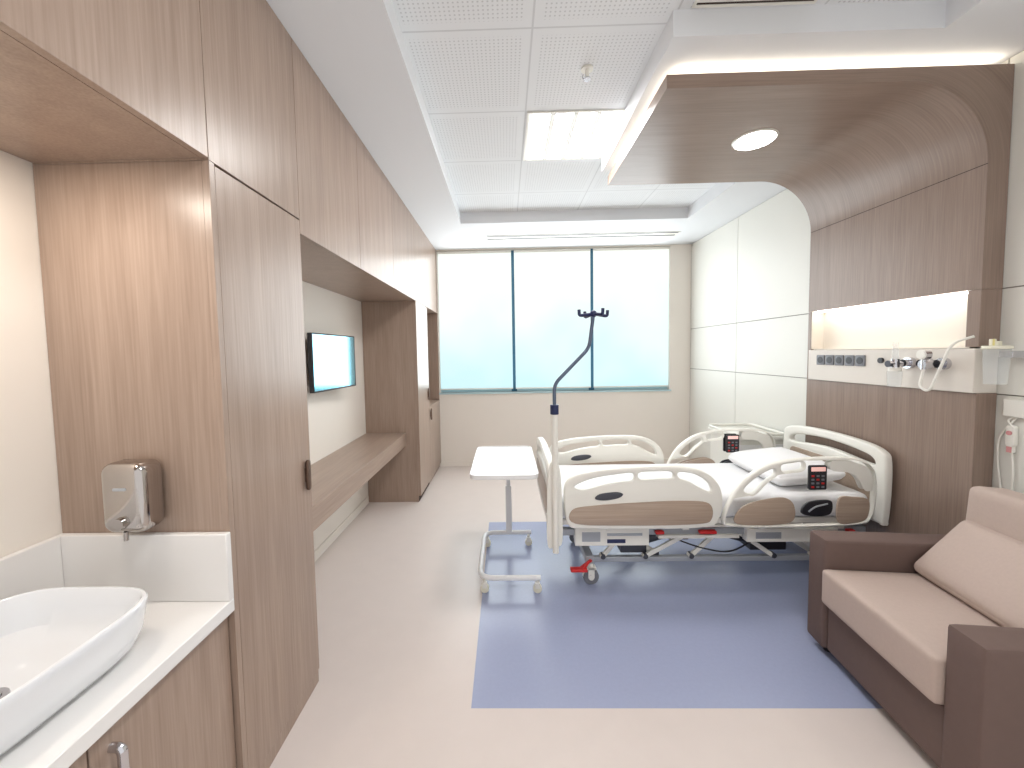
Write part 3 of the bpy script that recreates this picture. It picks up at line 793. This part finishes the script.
for (x, y) in ((-.15, 2.355), (.17, 2.35), (.15, 2.945), (-.16, 2.93)):
    bm = bmesh.new(); cyl(bm, (x, y, .08), (x, y, .06), .01); box(bm, x - .014, x + .014, y - .016, y + .016, .03, .062)
    cyl(bm, (x, y - .013, .026), (x, y + .013, .026), .026, mi=1); finish(bm, "castor", [M_plast, M_cream], ot, .001)

# bedside cabinet
bc = thing("bedside_cabinet", (2.09, 3.5, 0), "white plastic bedside cabinet with a rimmed tray top behind the bed", "bedside cabinet")
bx("body", (1.90, 2.28, 3.30, 3.74, .06, .70), M_plast, bc, .01)
bm = bmesh.new(); box(bm, 1.905, 2.275, 3.29, 3.299, .45, .66); finish(bm, "drawer", M_tabletop, bc, .003)
bm = bmesh.new(); box(bm, 1.905, 2.275, 3.29, 3.299, .10, .44); finish(bm, "door", M_tabletop, bc, .003)
bm = bmesh.new(); plate(bm, rrect(1.87, 2.30, 3.27, 3.77, .06), [], .03, lambda a, b_, t: (a, b_, .715 + t), .008)
tube(bm, [(p[0], p[1], .745) for p in rrect(1.885, 2.285, 3.285, 3.755, .05)], .012, 8, closed=True)
finish(bm, "tray_top", M_plast, bc)
for (x, y) in ((1.94, 3.34), (2.24, 3.34), (1.94, 3.70), (2.24, 3.70)):
    bm = bmesh.new(); cyl(bm, (x, y - .012, .028), (x, y + .012, .028), .028, mi=0); box(bm, x - .012, x + .012, y - .016, y + .016, .03, .062); finish(bm, "castor", M_grey, bc)

# ------------------------------------------------------------------ armchair
AY0, AY1 = 1.225, 1.785
AW = .12
yc = (AY0 + AY1) / 2; hw = (AY1 - AY0) / 2
ac = thing("armchair", (1.77, yc, 0), "low taupe upholstered armchair with beige seat and back cushions", "armchair")
SX0, SX1 = 1.425, 2.135
bx("base", (SX0 + .015, SX1, AY0, AY1, .045, .275), M_fdark, ac, .012, seg=3)
for (a, b_) in ((AY1, AY1 + AW), (AY0 - AW, AY0)):
    bm = bmesh.new(); softbox(bm, ((SX0 + SX1) / 2, (a + b_) / 2, .305), ((SX1 - SX0) / 2, AW / 2, .26), .012, .0, 8); finish(bm, "armrest", M_fdark, ac)
bm = bmesh.new(); softbox(bm, (SX1 - .05, yc, .50), (.045, hw, .21), .015, 0, 8); finish(bm, "backrest", M_fdark, ac)
bm = bmesh.new(); softbox(bm, (1.710, yc, .355), (.305, hw - .003, .082), .018, .006, 14); finish(bm, "seat_cushion", M_fbeige, ac)
bm = bmesh.new(); softbox(bm, (2.035, yc, .635), (.075, hw - .006, .205), .028, .0, 14, rot=Euler((0, .07, 0))); finish(bm, "back_cushion", M_fbeige, ac)
for x in (1.49, 2.08):
    for y in (AY0 - .06, AY1 + .06):
        bm = bmesh.new(); cyl(bm, (x, y, 0), (x, y, .046), .02, .025); finish(bm, "leg", M_blk, ac)
ac.rotation_euler = (0, 0, math.radians(-6))
bm = bmesh.new(); softbox(bm, (1.868, 1.515, .568), (.155, .245, .045), .032, .012, 14, pinch=.3, rot=Euler((0, math.radians(-50), math.radians(-9))))
finish(bm, "cushion", M_fbeige, None, label="beige lumbar cushion leaning against the armchair back", cat="cushion")

# ------------------------------------------------------------------ lights
def area(name, loc, sx, sy, power, col=(1, 1, 1), rot=(0, 0, 0)):
    l = bpy.data.lights.new(name, 'AREA'); l.shape = 'RECTANGLE'; l.size = sx; l.size_y = sy; l.energy = power; l.color = col
    o = bpy.data.objects.new(name, l); o.location = loc; o.rotation_euler = rot; COL.objects.link(o)
    return o
area("window_daylight", (0.6, YB - 0.03, 1.85), 2.7, 1.6, 46, (.92, .97, 1), (math.radians(-90), 0, 0))
area("basin_lamp", (-1.12, 0.80, 2.02), .15, .15, 5.0, (1, .90, .79))
w = bpy.data.worlds.new("World"); scene.world = w; w.use_nodes = True
w.node_tree.nodes["Background"].inputs[0].default_value = (1, .988, .98, 1)
w.node_tree.nodes["Background"].inputs[1].default_value = 1.05

# ------------------------------------------------------------------ camera
cam = bpy.data.cameras.new("Camera"); co = bpy.data.objects.new("Camera", cam); COL.objects.link(co)
cam.sensor_width = 36; cam.lens = 36 * 400 / 1024
R = Matrix.Rotation(0.02, 4, 'Z') @ Matrix.Rotation(math.radians(90 - 3.27), 4, 'X') @ Matrix.Rotation(math.radians(-1.0), 4, 'Z')
co.matrix_world = Matrix.Translation((0, 0, 1.45)) @ R
cam.shift_x = 14 / 1024
cam.shift_y = -8 / 1024
cam.clip_start = 0.05
scene.camera = co
scene.view_settings.view_transform = 'Standard'
scene.view_settings.look = 'None'
